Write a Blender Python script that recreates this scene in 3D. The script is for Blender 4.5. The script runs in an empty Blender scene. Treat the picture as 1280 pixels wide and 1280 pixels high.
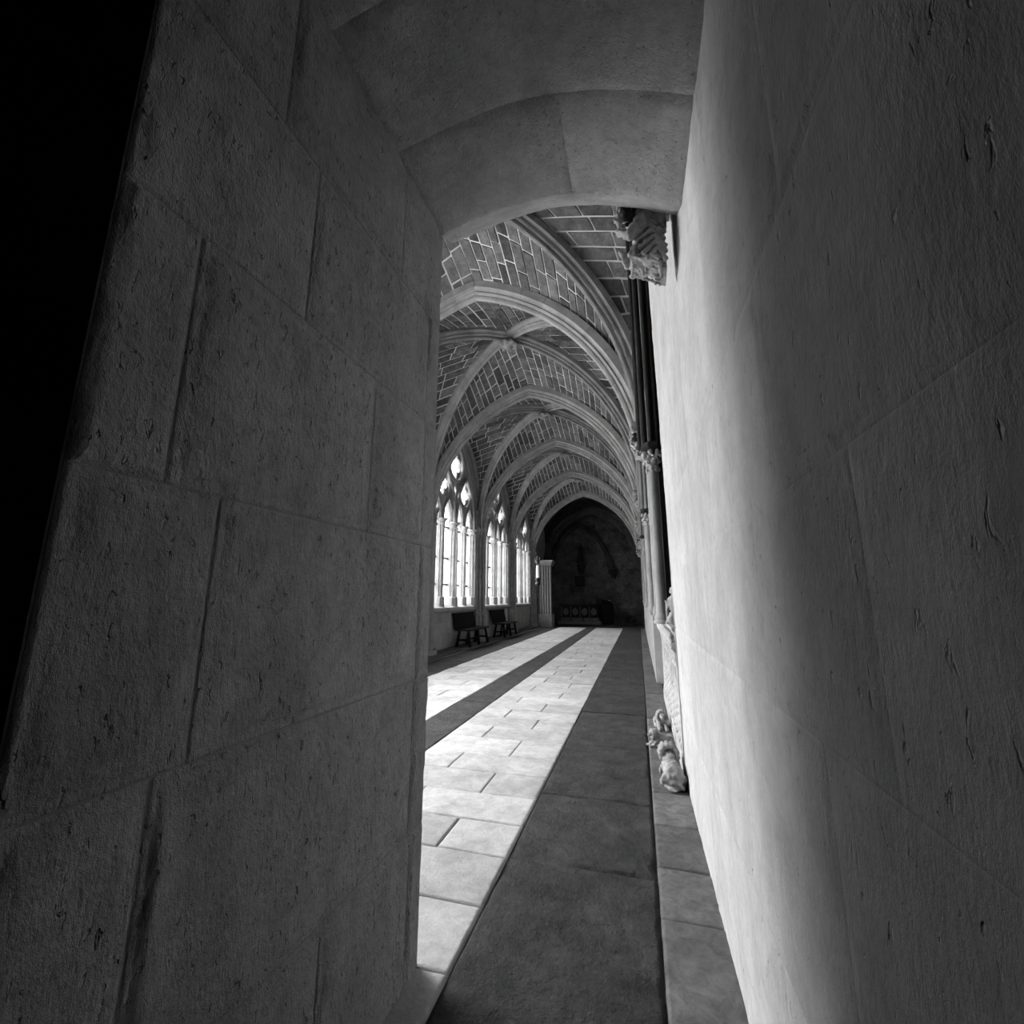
import bpy, bmesh, math, random
from mathutils import Vector, Matrix, Euler, noise
random.seed(7)
C = bpy.context.scene
COL = C.collection
PI = math.pi

# ------------------------------------------------------------------ camera
F = 545.0; VX, VY, H = 798.0, 747.0, 1.4
pitch = math.atan((VY-640)/F); yaw = math.atan((VX-640)*math.cos(pitch)/F)
cam = bpy.data.cameras.new('camera'); co = bpy.data.objects.new('camera', cam); COL.objects.link(co)
cam.sensor_width = 36; cam.lens = F/1280*36; cam.clip_start = 0.02; cam.clip_end = 300
co.location = (0, 0, H); co.rotation_euler = (PI/2+pitch, 0, yaw)
C.camera = co

# ------------------------------------------------------------------ sky and exposure
W = bpy.data.worlds.new('sky'); C.world = W; W.use_nodes = True
nt = W.node_tree; nt.nodes.clear()
wo = nt.nodes.new('ShaderNodeOutputWorld'); bg = nt.nodes.new('ShaderNodeBackground')
tc = nt.nodes.new('ShaderNodeTexCoord'); sx = nt.nodes.new('ShaderNodeSeparateXYZ'); cr = nt.nodes.new('ShaderNodeValToRGB')
nt.links.new(tc.outputs['Generated'], sx.inputs[0]); nt.links.new(sx.outputs['Z'], cr.inputs[0])
cr.color_ramp.elements[0].color = (.36, .36, .36, 1); cr.color_ramp.elements[1].color = (1, 1, 1, 1)   # overcast sky, brighter overhead
nt.links.new(cr.outputs[0], bg.inputs[0]); bg.inputs[1].default_value = 26.0
nt.links.new(bg.outputs[0], wo.inputs[0])
C.view_settings.view_transform = 'Standard'; C.view_settings.look = 'None'
C.view_settings.gamma = 1; C.view_settings.use_curve_mapping = False
C.view_settings.exposure = 0.95

# bay geometry of the cloister walk
XC = -2.36; AL = 2.72; AR = 2.64; PB = 3.78; Y0 = 2.35
ARCH = [Y0+PB*i for i in range(6)]          # 2.35 6.13 9.91 13.69 17.47 21.25
XL = XC-AL; XR = XC+AR
ZS = 3.62; ZT = 6.57; ZD = 6.92; ZW0 = 4.2; ZW = 6.55

for i in range(0, 5):                       # sky light enters through the windows: portals help the renderer find it
    l = bpy.data.lights.new('window_daylight', 'AREA'); l.shape = 'RECTANGLE'; l.size = 3.1; l.size_y = 5.2
    l.cycles.is_portal = True
    o = bpy.data.objects.new('window_daylight', l); COL.objects.link(o)
    o.location = (XL-.75, (ARCH[i]+ARCH[i+1])/2, 3.75); o.rotation_euler = (0, -PI/2, 0)
    o.rotation_euler = Vector((1, 0, 0)).to_track_quat('-Z', 'Z').to_euler()

# ------------------------------------------------------------------ materials
def stone(name, c0, c1, scale=6, bump=.25, bscale=60, rough=.9, tone=.0, pits=0, streak=1.0, spec=.2, fine=.5, blotch=0, dist=.01):
    m = bpy.data.materials.new(name); m.use_nodes = True; t = m.node_tree; n = t.nodes; L = t.links
    b = n['Principled BSDF']; b.inputs['Roughness'].default_value = rough; b.inputs['Specular IOR Level'].default_value = spec
    g = n.new('ShaderNodeNewGeometry'); mp = n.new('ShaderNodeMapping'); mp.inputs['Scale'].default_value = (1, 1, streak)
    L.new(g.outputs['Position'], mp.inputs[0])
    n1 = n.new('ShaderNodeTexNoise'); n1.inputs['Scale'].default_value = scale; n1.inputs['Detail'].default_value = 6; n1.inputs['Roughness'].default_value = .62
    L.new(mp.outputs[0], n1.inputs[0])
    r = n.new('ShaderNodeValToRGB'); r.color_ramp.elements[0].position = .3; r.color_ramp.elements[1].position = .72
    r.color_ramp.elements[0].color = (c0, c0, c0, 1); r.color_ramp.elements[1].color = (c1, c1, c1, 1)
    L.new(n1.outputs['Fac'], r.inputs[0])
    col = r.outputs[0]
    if tone:
        a = n.new('ShaderNodeAttribute'); a.attribute_name = 'tone'
        ma = n.new('ShaderNodeMath'); ma.operation = 'MULTIPLY_ADD'; ma.inputs[1].default_value = tone; ma.inputs[2].default_value = 1-tone/2
        L.new(a.outputs['Fac'], ma.inputs[0])
        mx = n.new('ShaderNodeMix'); mx.data_type = 'RGBA'; mx.blend_type = 'MULTIPLY'; mx.inputs[0].default_value = 1
        L.new(col, mx.inputs[6]); L.new(ma.outputs[0], mx.inputs[7]); col = mx.outputs[2]
    if blotch:
        nb = n.new('ShaderNodeTexNoise'); nb.inputs['Scale'].default_value = scale*3.3; nb.inputs['Detail'].default_value = 8; nb.inputs['Roughness'].default_value = .75; nb.inputs['Distortion'].default_value = .6
        L.new(g.outputs['Position'], nb.inputs[0])
        rb = n.new('ShaderNodeMapRange'); rb.inputs['From Min'].default_value = .38; rb.inputs['From Max'].default_value = .6; rb.inputs['To Min'].default_value = 1-blotch; rb.inputs['To Max'].default_value = 1+blotch*.35
        L.new(nb.outputs['Fac'], rb.inputs['Value'])
        mb_ = n.new('ShaderNodeMix'); mb_.data_type = 'RGBA'; mb_.blend_type = 'MULTIPLY'; mb_.inputs[0].default_value = 1
        L.new(col, mb_.inputs[6]); L.new(rb.outputs[0], mb_.inputs[7]); col = mb_.outputs[2]
    n2 = n.new('ShaderNodeTexNoise'); n2.inputs['Scale'].default_value = bscale; n2.inputs['Detail'].default_value = 5; n2.inputs['Roughness'].default_value = .7
    L.new(mp.outputs[0], n2.inputs[0])
    h = n2.outputs['Fac']
    if pits:
        v = n.new('ShaderNodeTexNoise'); v.inputs['Scale'].default_value = 62; v.inputs['Detail'].default_value = 3; v.inputs['Distortion'].default_value = .4
        L.new(mp.outputs[0], v.inputs[0])
        pr = n.new('ShaderNodeValToRGB'); pr.color_ramp.elements[0].position = .255+.03*pits; pr.color_ramp.elements[1].position = .33+.03*pits
        L.new(v.outputs['Fac'], pr.inputs[0])
        mm = n.new('ShaderNodeMath'); mm.operation = 'MULTIPLY_ADD'; mm.inputs[1].default_value = 3.0
        L.new(pr.outputs[0], mm.inputs[0]); L.new(h, mm.inputs[2]); h = mm.outputs[0]
    bp = n.new('ShaderNodeBump'); bp.inputs['Strength'].default_value = bump; bp.inputs['Distance'].default_value = dist
    L.new(h, bp.inputs['Height']); L.new(bp.outputs[0], b.inputs['Normal'])
    L.new(col, b.inputs['Base Color'])
    return m
def plain(name, c, rough=.6, metal=0, spec=.4):
    m = bpy.data.materials.new(name); m.use_nodes = True; t = m.node_tree
    b = t.nodes['Principled BSDF']; b.inputs['Roughness'].default_value = rough; b.inputs['Metallic'].default_value = metal
    b.inputs['Specular IOR Level'].default_value = spec
    n = t.nodes.new('ShaderNodeTexNoise'); n.inputs['Scale'].default_value = 18; n.inputs['Detail'].default_value = 4
    r = t.nodes.new('ShaderNodeValToRGB'); r.color_ramp.elements[0].color = (c*.75,)*3+(1,); r.color_ramp.elements[1].color = (c*1.25,)*3+(1,)
    t.links.new(n.outputs['Fac'], r.inputs[0]); t.links.new(r.outputs[0], b.inputs['Base Color'])
    return m
M = {}
M['jamb'] = stone('tooled_limestone', .27, .42, 5, 1.0, 75, pits=1, streak=.45, tone=.14, blotch=.16, dist=.022)
M['jamb_mortar'] = stone('smooth_mortar', .20, .27, 9, .35, 90, streak=.7)
M['soffit'] = stone('soffit_limestone', .28, .41, 5, .9, 75, pits=1, tone=.1, blotch=.15, dist=.016)
M['right'] = stone('pale_weathered_limestone', .36, .50, 4, .7, 60, pits=0.2, streak=.45, tone=.1, blotch=.12, dist=.007)
M['right_mortar'] = stone('pale_mortar', .36, .47, 8, .25, 80, streak=.5)
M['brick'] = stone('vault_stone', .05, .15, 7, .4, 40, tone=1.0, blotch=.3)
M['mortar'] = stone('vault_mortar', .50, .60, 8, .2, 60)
M['rib'] = stone('rib_stone', .19, .31, 4, .3, 50, tone=.2)
M['wall'] = stone('wall_stone', .22, .34, 3, .3, 50, tone=.2)
M['tracery'] = stone('tracery_stone', .22, .36, 5, .3, 50)
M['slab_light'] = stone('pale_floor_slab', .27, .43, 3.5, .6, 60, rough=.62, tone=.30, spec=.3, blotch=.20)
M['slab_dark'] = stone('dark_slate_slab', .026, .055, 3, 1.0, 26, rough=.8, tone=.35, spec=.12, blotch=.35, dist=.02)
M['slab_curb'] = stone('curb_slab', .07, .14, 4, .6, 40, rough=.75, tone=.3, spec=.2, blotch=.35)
M['floor_joint'] = stone('floor_joint', .015, .03, 9, .2, 60)
M['dark'] = stone('shade_dark_stone', .015, .06, 2.5, .4, 30, tone=.3)  # end-bay vault and arches: their shade is put into the stone colour
M['darkpier'] = stone('shade_black_stone', .012, .03, 5, .4, 40)  # shade painted into the colour, for the shadowed pier and end-bay pieces
M['room'] = stone('shade_dark_room_plaster', .03, .05, 3, .2, 30)  # the unlit room's darkness is put into this near-black colour
M['greypier'] = stone('grey_pier_stone', .14, .24, 6, .4, 50)
M['endwall'] = stone('shade_dark_end_wall_stone', .03, .15, 3, .5, 30, tone=.5, blotch=.4)  # the end wall's shade is mixed into its stone tone
M['grey_relief'] = stone('grey_relief_stone', .13, .26, 12, .5, 50)  # mid-grey for altar parts and the far corbels' hair
M['wood'] = plain('dark_wood', .006, .8, spec=.12)
M['iron'] = plain('iron', .02, .5)
M['lead'] = plain('lead_came', .25, .5)
M['tomb'] = stone('tomb_alabaster', .24, .44, 9, .5, 60)
M['lion'] = stone('worn_carved_stone', .17, .36, 14, .7, 60)
M['figure'] = stone('carved_figure_stone', .24, .42, 16, .5, 70)
M['black'] = stone('near_black_stone', .012, .03, 10, .5, 60)  # own tone of the carved hair; painted shade on the wall recess
M['ground'] = stone('courtyard_gravel', .35, .45, 3, .2, 20)
M['white'] = plain('milk_glass', .85, .3)
gm = bpy.data.materials.new('leaded_glass'); gm.use_nodes = True; t = gm.node_tree; t.nodes.clear()
o_ = t.nodes.new('ShaderNodeOutputMaterial'); tr = t.nodes.new('ShaderNodeBsdfTransparent'); tl = t.nodes.new('ShaderNodeBsdfTranslucent'); mx = t.nodes.new('ShaderNodeMixShader')
tr.inputs[0].default_value = (.80, .80, .80, 1); tl.inputs[0].default_value = (.8, .8, .8, 1)
nn = t.nodes.new('ShaderNodeTexNoise'); nn.inputs['Scale'].default_value = 14
mr = t.nodes.new('ShaderNodeMapRange'); mr.inputs['To Min'].default_value = .2; mr.inputs['To Max'].default_value = .5
t.links.new(nn.outputs['Fac'], mr.inputs['Value']); t.links.new(mr.outputs[0], mx.inputs[0])
t.links.new(tr.outputs[0], mx.inputs[1]); t.links.new(tl.outputs[0], mx.inputs[2]); t.links.new(mx.outputs[0], o_.inputs[0])
M['glass'] = gm

# ------------------------------------------------------------------ helpers
def raw(name, me, mat, parent=None, tone=None, smooth=False, loc=None):
    if mat: me.materials.append(M[mat])
    if tone is not None:
        a = me.attributes.new('tone', 'FLOAT', 'FACE')
        a.data.foreach_set('value', tone if isinstance(tone, list) else [tone]*len(me.polygons))
    if smooth: me.polygons.foreach_set('use_smooth', [True]*len(me.polygons))
    o = bpy.data.objects.new(name, me); COL.objects.link(o)
    if parent is not None: o.parent = parent
    if loc: o.location = loc
    return o
def struct(o): o['kind'] = 'structure'; return o
def tag(o, label, cat, group=None):
    o['label'] = label; o['category'] = cat
    if group: o['group'] = group
    return o
def empty(name, loc=(0, 0, 0), rz=0):
    o = bpy.data.objects.new(name, None); COL.objects.link(o); o.location = loc; o.rotation_euler = (0, 0, rz); o.empty_display_size = .1
    return o
class MB:
    def __init__(s): s.v = []; s.f = []; s.t = []
    def quad(s, pts, tone=0.5):
        k = len(s.v); s.v += [tuple(p) for p in pts]; s.f.append(tuple(range(k, k+len(pts)))); s.t.append(tone)
    def box(s, x0, y0, z0, x1, y1, z1, tone=.5):
        k = len(s.v)
        s.v += [(x0, y0, z0), (x1, y0, z0), (x1, y1, z0), (x0, y1, z0), (x0, y0, z1), (x1, y0, z1), (x1, y1, z1), (x0, y1, z1)]
        for f in ((0, 3, 2, 1), (4, 5, 6, 7), (0, 1, 5, 4), (1, 2, 6, 5), (2, 3, 7, 6), (3, 0, 4, 7)):
            s.f.append(tuple(k+i for i in f)); s.t.append(tone)
        return s
    def prism(s, ring0, ring1, tone=.5, cap=True):
        k = len(s.v); n = len(ring0); s.v += [tuple(p) for p in ring0]+[tuple(p) for p in ring1]
        for i in range(n):
            j = (i+1) % n; s.f.append((k+i, k+j, k+n+j, k+n+i)); s.t.append(tone)
        if cap:
            s.f.append(tuple(k+i for i in reversed(range(n)))); s.f.append(tuple(k+n+i for i in range(n))); s.t += [tone, tone]
        return s
    def rings(s, rs, tone=.5, cap=True):
        k = len(s.v); n = len(rs[0])
        for r in rs: s.v += [tuple(p) for p in r]
        for a in range(len(rs)-1):
            for i in range(n):
                j = (i+1) % n; s.f.append((k+a*n+i, k+a*n+j, k+(a+1)*n+j, k+(a+1)*n+i)); s.t.append(tone)
        if cap:
            s.f.append(tuple(k+i for i in reversed(range(n)))); s.f.append(tuple(k+(len(rs)-1)*n+i for i in range(n))); s.t += [tone, tone]
        return s
    def lathe(s, cx, cy, prof, n=16, tone=.5, sq=None):
        rs = []
        for r, z in prof:
            rs.append([(cx+r*math.cos(2*PI*i/n), cy+r*math.sin(2*PI*i/n), z) for i in range(n)])
        return s.rings(rs, tone)
    def poly(s, cx, cy, prof, n=8, tone=.5):     # faceted (octagonal) lathe
        rs = [[(cx+r*math.cos(2*PI*(i+.5)/n), cy+r*math.sin(2*PI*(i+.5)/n), z) for i in range(n)] for r, z in prof]
        return s.rings(rs, tone)
    def build(s, name, mat, parent=None, smooth=False, bevel=0):
        me = bpy.data.meshes.new(name); me.from_pydata(s.v, [], s.f)
        a = me.attributes.new('tone', 'FLOAT', 'FACE'); a.data.foreach_set('value', s.t)
        bm = bmesh.new(); bm.from_mesh(me)
        if bevel:
            bmesh.ops.remove_doubles(bm, verts=bm.verts, dist=1e-5)
            bmesh.ops.bevel(bm, geom=bm.edges[:], offset=bevel, segments=1, affect='EDGES')
        bmesh.ops.recalc_face_normals(bm, faces=bm.faces)
        bm.to_mesh(me); bm.free()
        o = raw(name, me, mat, parent)
        if smooth:
            me.polygons.foreach_set('use_smooth', [True]*len(me.polygons))
            try: me.set_sharp_from_angle(angle=math.radians(40))
            except Exception: pass
        return o
def sweep(mb, path, prof, down=None, tone=.5, plane_n=None):
    """path: points; profile (b, n): b along plane normal, n toward the inside of the curve (given by down vectors)."""
    rs = []
    for i, p in enumerate(path):
        p = Vector(p); a = Vector(path[max(i-1, 0)]); b = Vector(path[min(i+1, len(path)-1)])
        t = (b-a).normalized(); bn = plane_n; nn = bn.cross(t).normalized()
        if nn.dot(down[i] if isinstance(down, list) else down) < 0: nn = -nn
        rs.append([p+bn*q[0]+nn*q[1] for q in prof])
    mb.rings(rs, tone)
TMP = bpy.data.scenes.new('workbench')          # empty side scene, used only to evaluate modifiers quickly
def baked(o):
    TMP.collection.objects.link(o); vl = TMP.view_layers[0]; vl.update(); dg = vl.depsgraph
    me = bpy.data.meshes.new_from_object(o.evaluated_get(dg)); TMP.collection.objects.unlink(o)
    return me
_b = bmesh.new(); bmesh.ops.create_icosphere(_b, subdivisions=2, radius=1)
ICO_V = [v.co.copy() for v in _b.verts]; ICO_F = [tuple(v.index for v in f.verts) for f in _b.faces]; _b.free()
def organic(name, blobs, mat, parent=None, voxel=.012, amp=.006, freq=30, seed=0):
    """blobs: (x,y,z, rx,ry,rz[, rotx,roty,rotz]) ellipsoids or ('c', p0, p1, r0, r1) capsules fused into one skin"""
    V = []; Fa = []
    def ball(mt):
        k = len(V); V.extend((mt @ v)[:] for v in ICO_V); Fa.extend((a+k, b_+k, c+k) for a, b_, c in ICO_F)
    for b in blobs:
        if b[0] == 'c':
            _, p0, p1, r0, r1 = b; p0 = Vector(p0); p1 = Vector(p1); n = 7
            for k in range(n):
                t = k/(n-1); q = p0.lerp(p1, t); r = r0+(r1-r0)*t; ball(Matrix.Translation(q) @ Matrix.Diagonal((r, r, r, 1)))
        else:
            rot = Euler(b[6:9]).to_matrix().to_4x4() if len(b) > 6 else Matrix.Identity(4)
            ball(Matrix.Translation(b[:3]) @ rot @ Matrix.Diagonal((b[3], b[4], b[5], 1)))
    me = bpy.data.meshes.new(name); me.from_pydata(V, [], Fa)
    o = bpy.data.objects.new(name, me)
    md = o.modifiers.new('r', 'REMESH'); md.mode = 'VOXEL'; md.voxel_size = voxel
    me2 = baked(o); COL.objects.link(o)
    o.modifiers.clear(); o.data = me2; bpy.data.meshes.remove(me)
    nv = len(me2.vertices); cos = [0.0]*(3*nv); nos = [0.0]*(3*nv)
    me2.vertices.foreach_get('co', cos); me2.vertices.foreach_get('normal', nos)
    for k in range(0, 3*nv, 3):
        f = amp*1.6*noise.noise((cos[k]*freq+seed, cos[k+1]*freq, cos[k+2]*freq))
        cos[k] += nos[k]*f; cos[k+1] += nos[k+1]*f; cos[k+2] += nos[k+2]*f
    me2.vertices.foreach_set('co', cos); me2.update()
    me2.materials.clear(); me2.materials.append(M[mat]); me2.polygons.foreach_set('use_smooth', [True]*len(me2.polygons))
    me2.name = name
    if parent is not None: o.parent = parent
    return o

# ------------------------------------------------------------------ floor
fl = MB().box(-6.2, -4.2, -.3, 1.6, 26.2, -.018).build('floor', 'floor_joint'); struct(fl)
stones_made = 0
def near_slab(x0, x1, y0, y1, mat, z):
    dark = mat == 'slab_dark'; sd = random.random()*50; st = .05 if not dark else .035
    def ax(a, b):
        e = [0, .004, .010, .018, .03]; n = max(2, int((b-a-.06)/st))
        return [a+q for q in e]+[a+.03+(b-a-.06)*k/n for k in range(1, n)]+[b-q for q in reversed(e)]
    gx = ax(x0, x1); gy = ax(y0, y1); vs = []; fs = []; jz = random.uniform(-.003, .003)
    for j, Y in enumerate(gy):
        for i, X in enumerate(gx):
            w = noise.noise(Vector((X*9+sd, Y*9, 2)))*(.024 if dark else .005)+noise.noise(Vector((X*33, Y*33, sd)))*.004
            if dark and abs(Y-2.63) < .14: w += (.05*math.exp(-((X+.6)/.17)**2)+.012)*(.55+.9*noise.noise(Vector((X*17, Y*17, 7))))   # chipped joint
            m = min(X-x0, x1-X, Y-y0, y1-Y)-(.007 if dark else .0035)-max(0, w); h = max(0, min(1, m/.008)); h = h*h*(3-2*h)
            r = noise.fractal(Vector((X*6+sd, Y*6, 0)), .9, 2.1, 4)*(.006 if dark else .0012)
            zz = z+jz-(.016 if dark else .008)*(1-h)+r*h
            if i in (0, len(gx)-1) or j in (0, len(gy)-1): zz = z-.016
            vs.append((X, Y, zz))
    w = len(gx)
    for j in range(len(gy)-1):
        for i in range(w-1): fs.append((j*w+i, j*w+i+1, (j+1)*w+i+1, (j+1)*w+i))
    me = bpy.data.meshes.new('slab'); me.from_pydata(vs, [], fs)
    return raw('slab', me, mat, fl, tone=random.random(), smooth=True)
def slab(x0, x1, y0, y1, mat, z=0.0, rough=0):
    if y0 < 5.3 and x0 > -2.1: return near_slab(x0, x1, y0, y1, mat, z)
    g = .003+random.random()*.002
    jz = random.uniform(-.003, .003)
    mb = MB(); r = lambda: random.uniform(-.003, .003)
    b = [(x0+g+r(), y0+g+r()), (x1-g+r(), y0+g+r()), (x1-g+r(), y1-g+r()), (x0+g+r(), y1-g+r())]
    e = .006
    cx, cy = (x0+x1)/2, (y0+y1)/2
    t = [(x+(e if x < cx else -e), y+(e if y < cy else -e)) for x, y in b]
    mb.rings([[(x, y, -.02) for x, y in b], [(x, y, z+jz-.005) for x, y in b], [(x, y, z+jz) for x, y in t]], random.random())
    return mb.build('slab', mat, fl)
# pale fields, running bond in rows of about 0.38 m
def pale(xa, xb, splits):
    y = 1.82-.38*4; k = 0; rows = []
    fixed = [1.82, 2.2, 2.6, 2.95, 3.33, 3.72, 4.1, 4.57, 4.97]
    ys = [1.82-.38*j for j in range(4, 0, -1)]+fixed
    while ys[-1] < 21.5: ys.append(ys[-1]+random.uniform(.35, .44))
    ys[-1] = 21.55
    for k in range(len(ys)-1):
        s = [xa]+splits[k % len(splits)]+[xb]
        s = [s[0]]+[q+random.uniform(-.06, .06)*(0 if k < 14 else 1) for q in s[1:-1]]+[s[-1]]
        for a, b in zip(s, s[1:]): slab(a, b, ys[k], ys[k+1], 'slab_light')
pale(-1.99, -.77, [[-1.19], [-1.62]])
pale(-3.74, -2.45, [[-3.3], [-2.9]])
def strip(xa, xb, ys, mat, z=0):
    for a, b in zip(ys, ys[1:]): slab(xa, xb, a, b, mat, z)
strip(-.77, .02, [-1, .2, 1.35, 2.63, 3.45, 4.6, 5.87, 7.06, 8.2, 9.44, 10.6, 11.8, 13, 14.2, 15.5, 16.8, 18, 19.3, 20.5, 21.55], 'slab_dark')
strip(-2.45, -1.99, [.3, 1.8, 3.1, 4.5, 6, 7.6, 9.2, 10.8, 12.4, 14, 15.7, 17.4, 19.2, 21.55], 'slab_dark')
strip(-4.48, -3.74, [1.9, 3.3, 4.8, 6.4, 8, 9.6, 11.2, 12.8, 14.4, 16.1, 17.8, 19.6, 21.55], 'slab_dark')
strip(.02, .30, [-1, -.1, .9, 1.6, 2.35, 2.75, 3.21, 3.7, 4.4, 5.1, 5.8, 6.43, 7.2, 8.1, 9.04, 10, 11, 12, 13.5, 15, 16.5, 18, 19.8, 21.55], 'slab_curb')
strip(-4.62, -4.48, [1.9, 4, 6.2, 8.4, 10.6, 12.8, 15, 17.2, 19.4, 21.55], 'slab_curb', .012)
for a, b in zip([-4.62, -3.4, -2.2, -1.0], [-3.4, -2.2, -1.0, .3]): slab(a, b, 21.55, 22.5, 'slab_dark')
# low bench step along the window wall
st = MB(); yy = 1.9
step = struct(MB().box(-5.3, 1.9, -.1, -4.63, 21.6, .03).build('trim_1', 'wall'))
yy = 1.95
while yy < 21.4:
    L = random.uniform(.9, 1.3); MB().box(-5.2, yy+.004, .01, -4.62, min(yy+L, 21.6)-.004, .055, random.random()).build('slab', 'slab_curb', step, bevel=.006); yy += L

# ------------------------------------------------------------------ passage walls with individually relieved blocks
def wall_block(parent, mat, plane, a0, a1, z0, z1, sign, gap=.016, proud=.012, rough=.004, seed=0, name='stone_block', xfun=None, step=.013, edge=.010, groove=.010):
    """block face lying on plane X=plane, spanning Y a0..a1 and Z z0..z1, bulging toward sign"""
    def grid(a, b):
        e = [0, .005, .011, .017, .024, .034]
        n = max(2, int((b-a-.07)/step)); return [a+q for q in e]+[a+.034+(b-a-.068)*k/n for k in range(1, n)]+[b-q for q in reversed(e)]
    gy = grid(a0, a1) if a1-a0 > .09 else [a0+(a1-a0)*k/8 for k in range(9)]; gz = grid(z0, z1); na = len(gy)-1; nz = len(gz)-1
    vs = []; fs = []
    off = seed*3.7
    for j in range(nz+1):
        for i in range(na+1):
            Y = gy[i]; Z = gz[j]
            d = min((Y-a0), (a1-Y)) ; e = min((Z-z0), (z1-Z))
            wob = noise.noise(Vector((Y*9+off, Z*9, 1)))*.012+noise.noise(Vector((Y*30+off, Z*30, 5)))*.004
            m = min(d, e)-gap-wob
            h = max(0.0, min(1.0, m/edge)); h = h*h*(3-2*h)
            n_ = noise.fractal(Vector((Y*5+off, Z*3.2, off)), .8, 2.2, 5)
            n2 = noise.noise(Vector((Y*42, Z*14, off)))*.35
            x = plane+sign*(-.004+h*proud+h*rough*(n_+n2))
            if i in (0, na) or j in (0, nz): x = plane-sign*groove
            if xfun: x += xfun(Y, Z)
            vs.append((x, Y, Z))
    w = na+1
    for j in range(nz):
        for i in range(na):
            q = (j*w+i, j*w+i+1, (j+1)*w+i+1, (j+1)*w+i)
            fs.append(q if sign > 0 else q[::-1])
    me = bpy.data.meshes.new(name); me.from_pydata(vs, [], fs)
    return raw(name, me, mat, parent, tone=random.random(), smooth=True)
XLW = -.9; YE = 1.83; YN = .47
pl = struct(MB().box(-5.9, YN, -.2, XLW-.008, YE, 8.2).build('wall_passage_left', 'jamb_mortar'))
cz = [-.05, .5, 1.065, 1.625, 2.205, 2.74, 3.34]
cj = [[1.22, 1.72], [.685, 1.705], [.75, 1.715], [.625, 1.315, 1.72], [.945, 1.715], [.8, 1.45]]
s = 1
for k in range(6):
    ys = [YN-.004]+cj[k]+[YE]
    for a, b in zip(ys, ys[1:]):
        wide = k in (2, 3)
        wall_block(pl, 'jamb', XLW, a, b, cz[k], cz[k+1], 1, gap=.008 if b-a < .2 else (.028 if wide else .017), proud=.006, rough=.0075, seed=s); s += 1
# soffit of the doorway arch
prof = [(-.93, 3.27), (-.9, 3.285), (-.76, 3.315), (-.6, 3.345), (-.43, 3.362), (-.27, 3.352), (-.08, 3.305), (.1, 3.232), (.23, 3.165), (.32, 3.115)]
def zs(x):
    for (a, za), (b, zb) in zip(prof, prof[1:]):
        if x <= b: 
            t = (x-a)/(b-a); return za+(zb-za)*t
    return prof[-1][1]
def zs_s(x): return (zs(x-.05)+zs(x)*2+zs(x+.05))/4
N = 40; xs = [-.93+1.26*i/N for i in range(N+1)]
mb = MB()
for a, b in zip(xs, xs[1:]):
    mb.prism([(a, YN, zs_s(a)+.012), (b, YN, zs_s(b)+.012), (b, YN, 8.2), (a, YN, 8.2)], [(a, 1.80, zs_s(a)+.012), (b, 1.80, zs_s(b)+.012), (b, 1.92, 8.2), (a, 1.92, 8.2)], .5, cap=False)
    mb.quad([(a, YN, zs_s(a)+.012), (b, YN, zs_s(b)+.012), (b, YN, 8.2), (a, YN, 8.2)])
lint = struct(mb.build('trim_2', 'jamb_mortar')); lint.name = 'ceiling_passage'
def soffit_block(x0, x1, y0, y1, seed, chamfer=False):
    st = .022; nx = max(6, int((x1-x0)/st)); ny = max(4, int((y1-y0)/st)); vs = []; fs = []
    for j in range(ny+1):
        for i in range(nx+1):
            X = x0+(x1-x0)*i/nx; Y = y0+(y1-y0)*j/ny
            m = min(X-x0, x1-X, Y-y0, (y1-Y) if not chamfer else 9)-.012-noise.noise(Vector((X*9+seed, Y*9, 2)))*.01
            h = max(0, min(1, m/.02)); h = h*h*(3-2*h)
            z = zs_s(X)+.003-h*.005-h*.005*noise.fractal(Vector((X*5+seed, Y*4, seed)), .8, 2.2, 5)
            if i in (0, nx) or (j == 0) or (j == ny and not chamfer): z = zs_s(X)+.010
            vs.append((X, Y, z))
    w = nx+1
    if chamfer:
        for k, (yy, dz) in enumerate(((1.80+.006, 0.001), (1.99, .12))):
            for i in range(nx+1):
                X = x0+(x1-x0)*i/nx; vs.append((X, yy+noise.noise(Vector((X*12, yy, 3)))*.004, zs_s(X)+dz+noise.noise(Vector((X*10, 4, yy)))*.003))
        ny += 2
    for j in range(ny):
        for i in range(nx): fs.append((j*w+i, (j+1)*w+i, (j+1)*w+i+1, j*w+i+1))
    me = bpy.data.meshes.new('voussoir'); me.from_pydata(vs, [], fs)
    raw('voussoir', me, 'soffit', lint, tone=random.random(), smooth=True)
soffit_block(-.91, -.205, 1.36, 1.80, 11, True); soffit_block(-.205, .31, 1.36, 1.80, 12, True)
soffit_block(-.91, -.235, .93, 1.36, 13); soffit_block(-.235, .31, .93, 1.36, 14)
soffit_block(-.91, -.5, YN, .93, 15); soffit_block(-.5, .31, YN, .93, 16)
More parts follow.
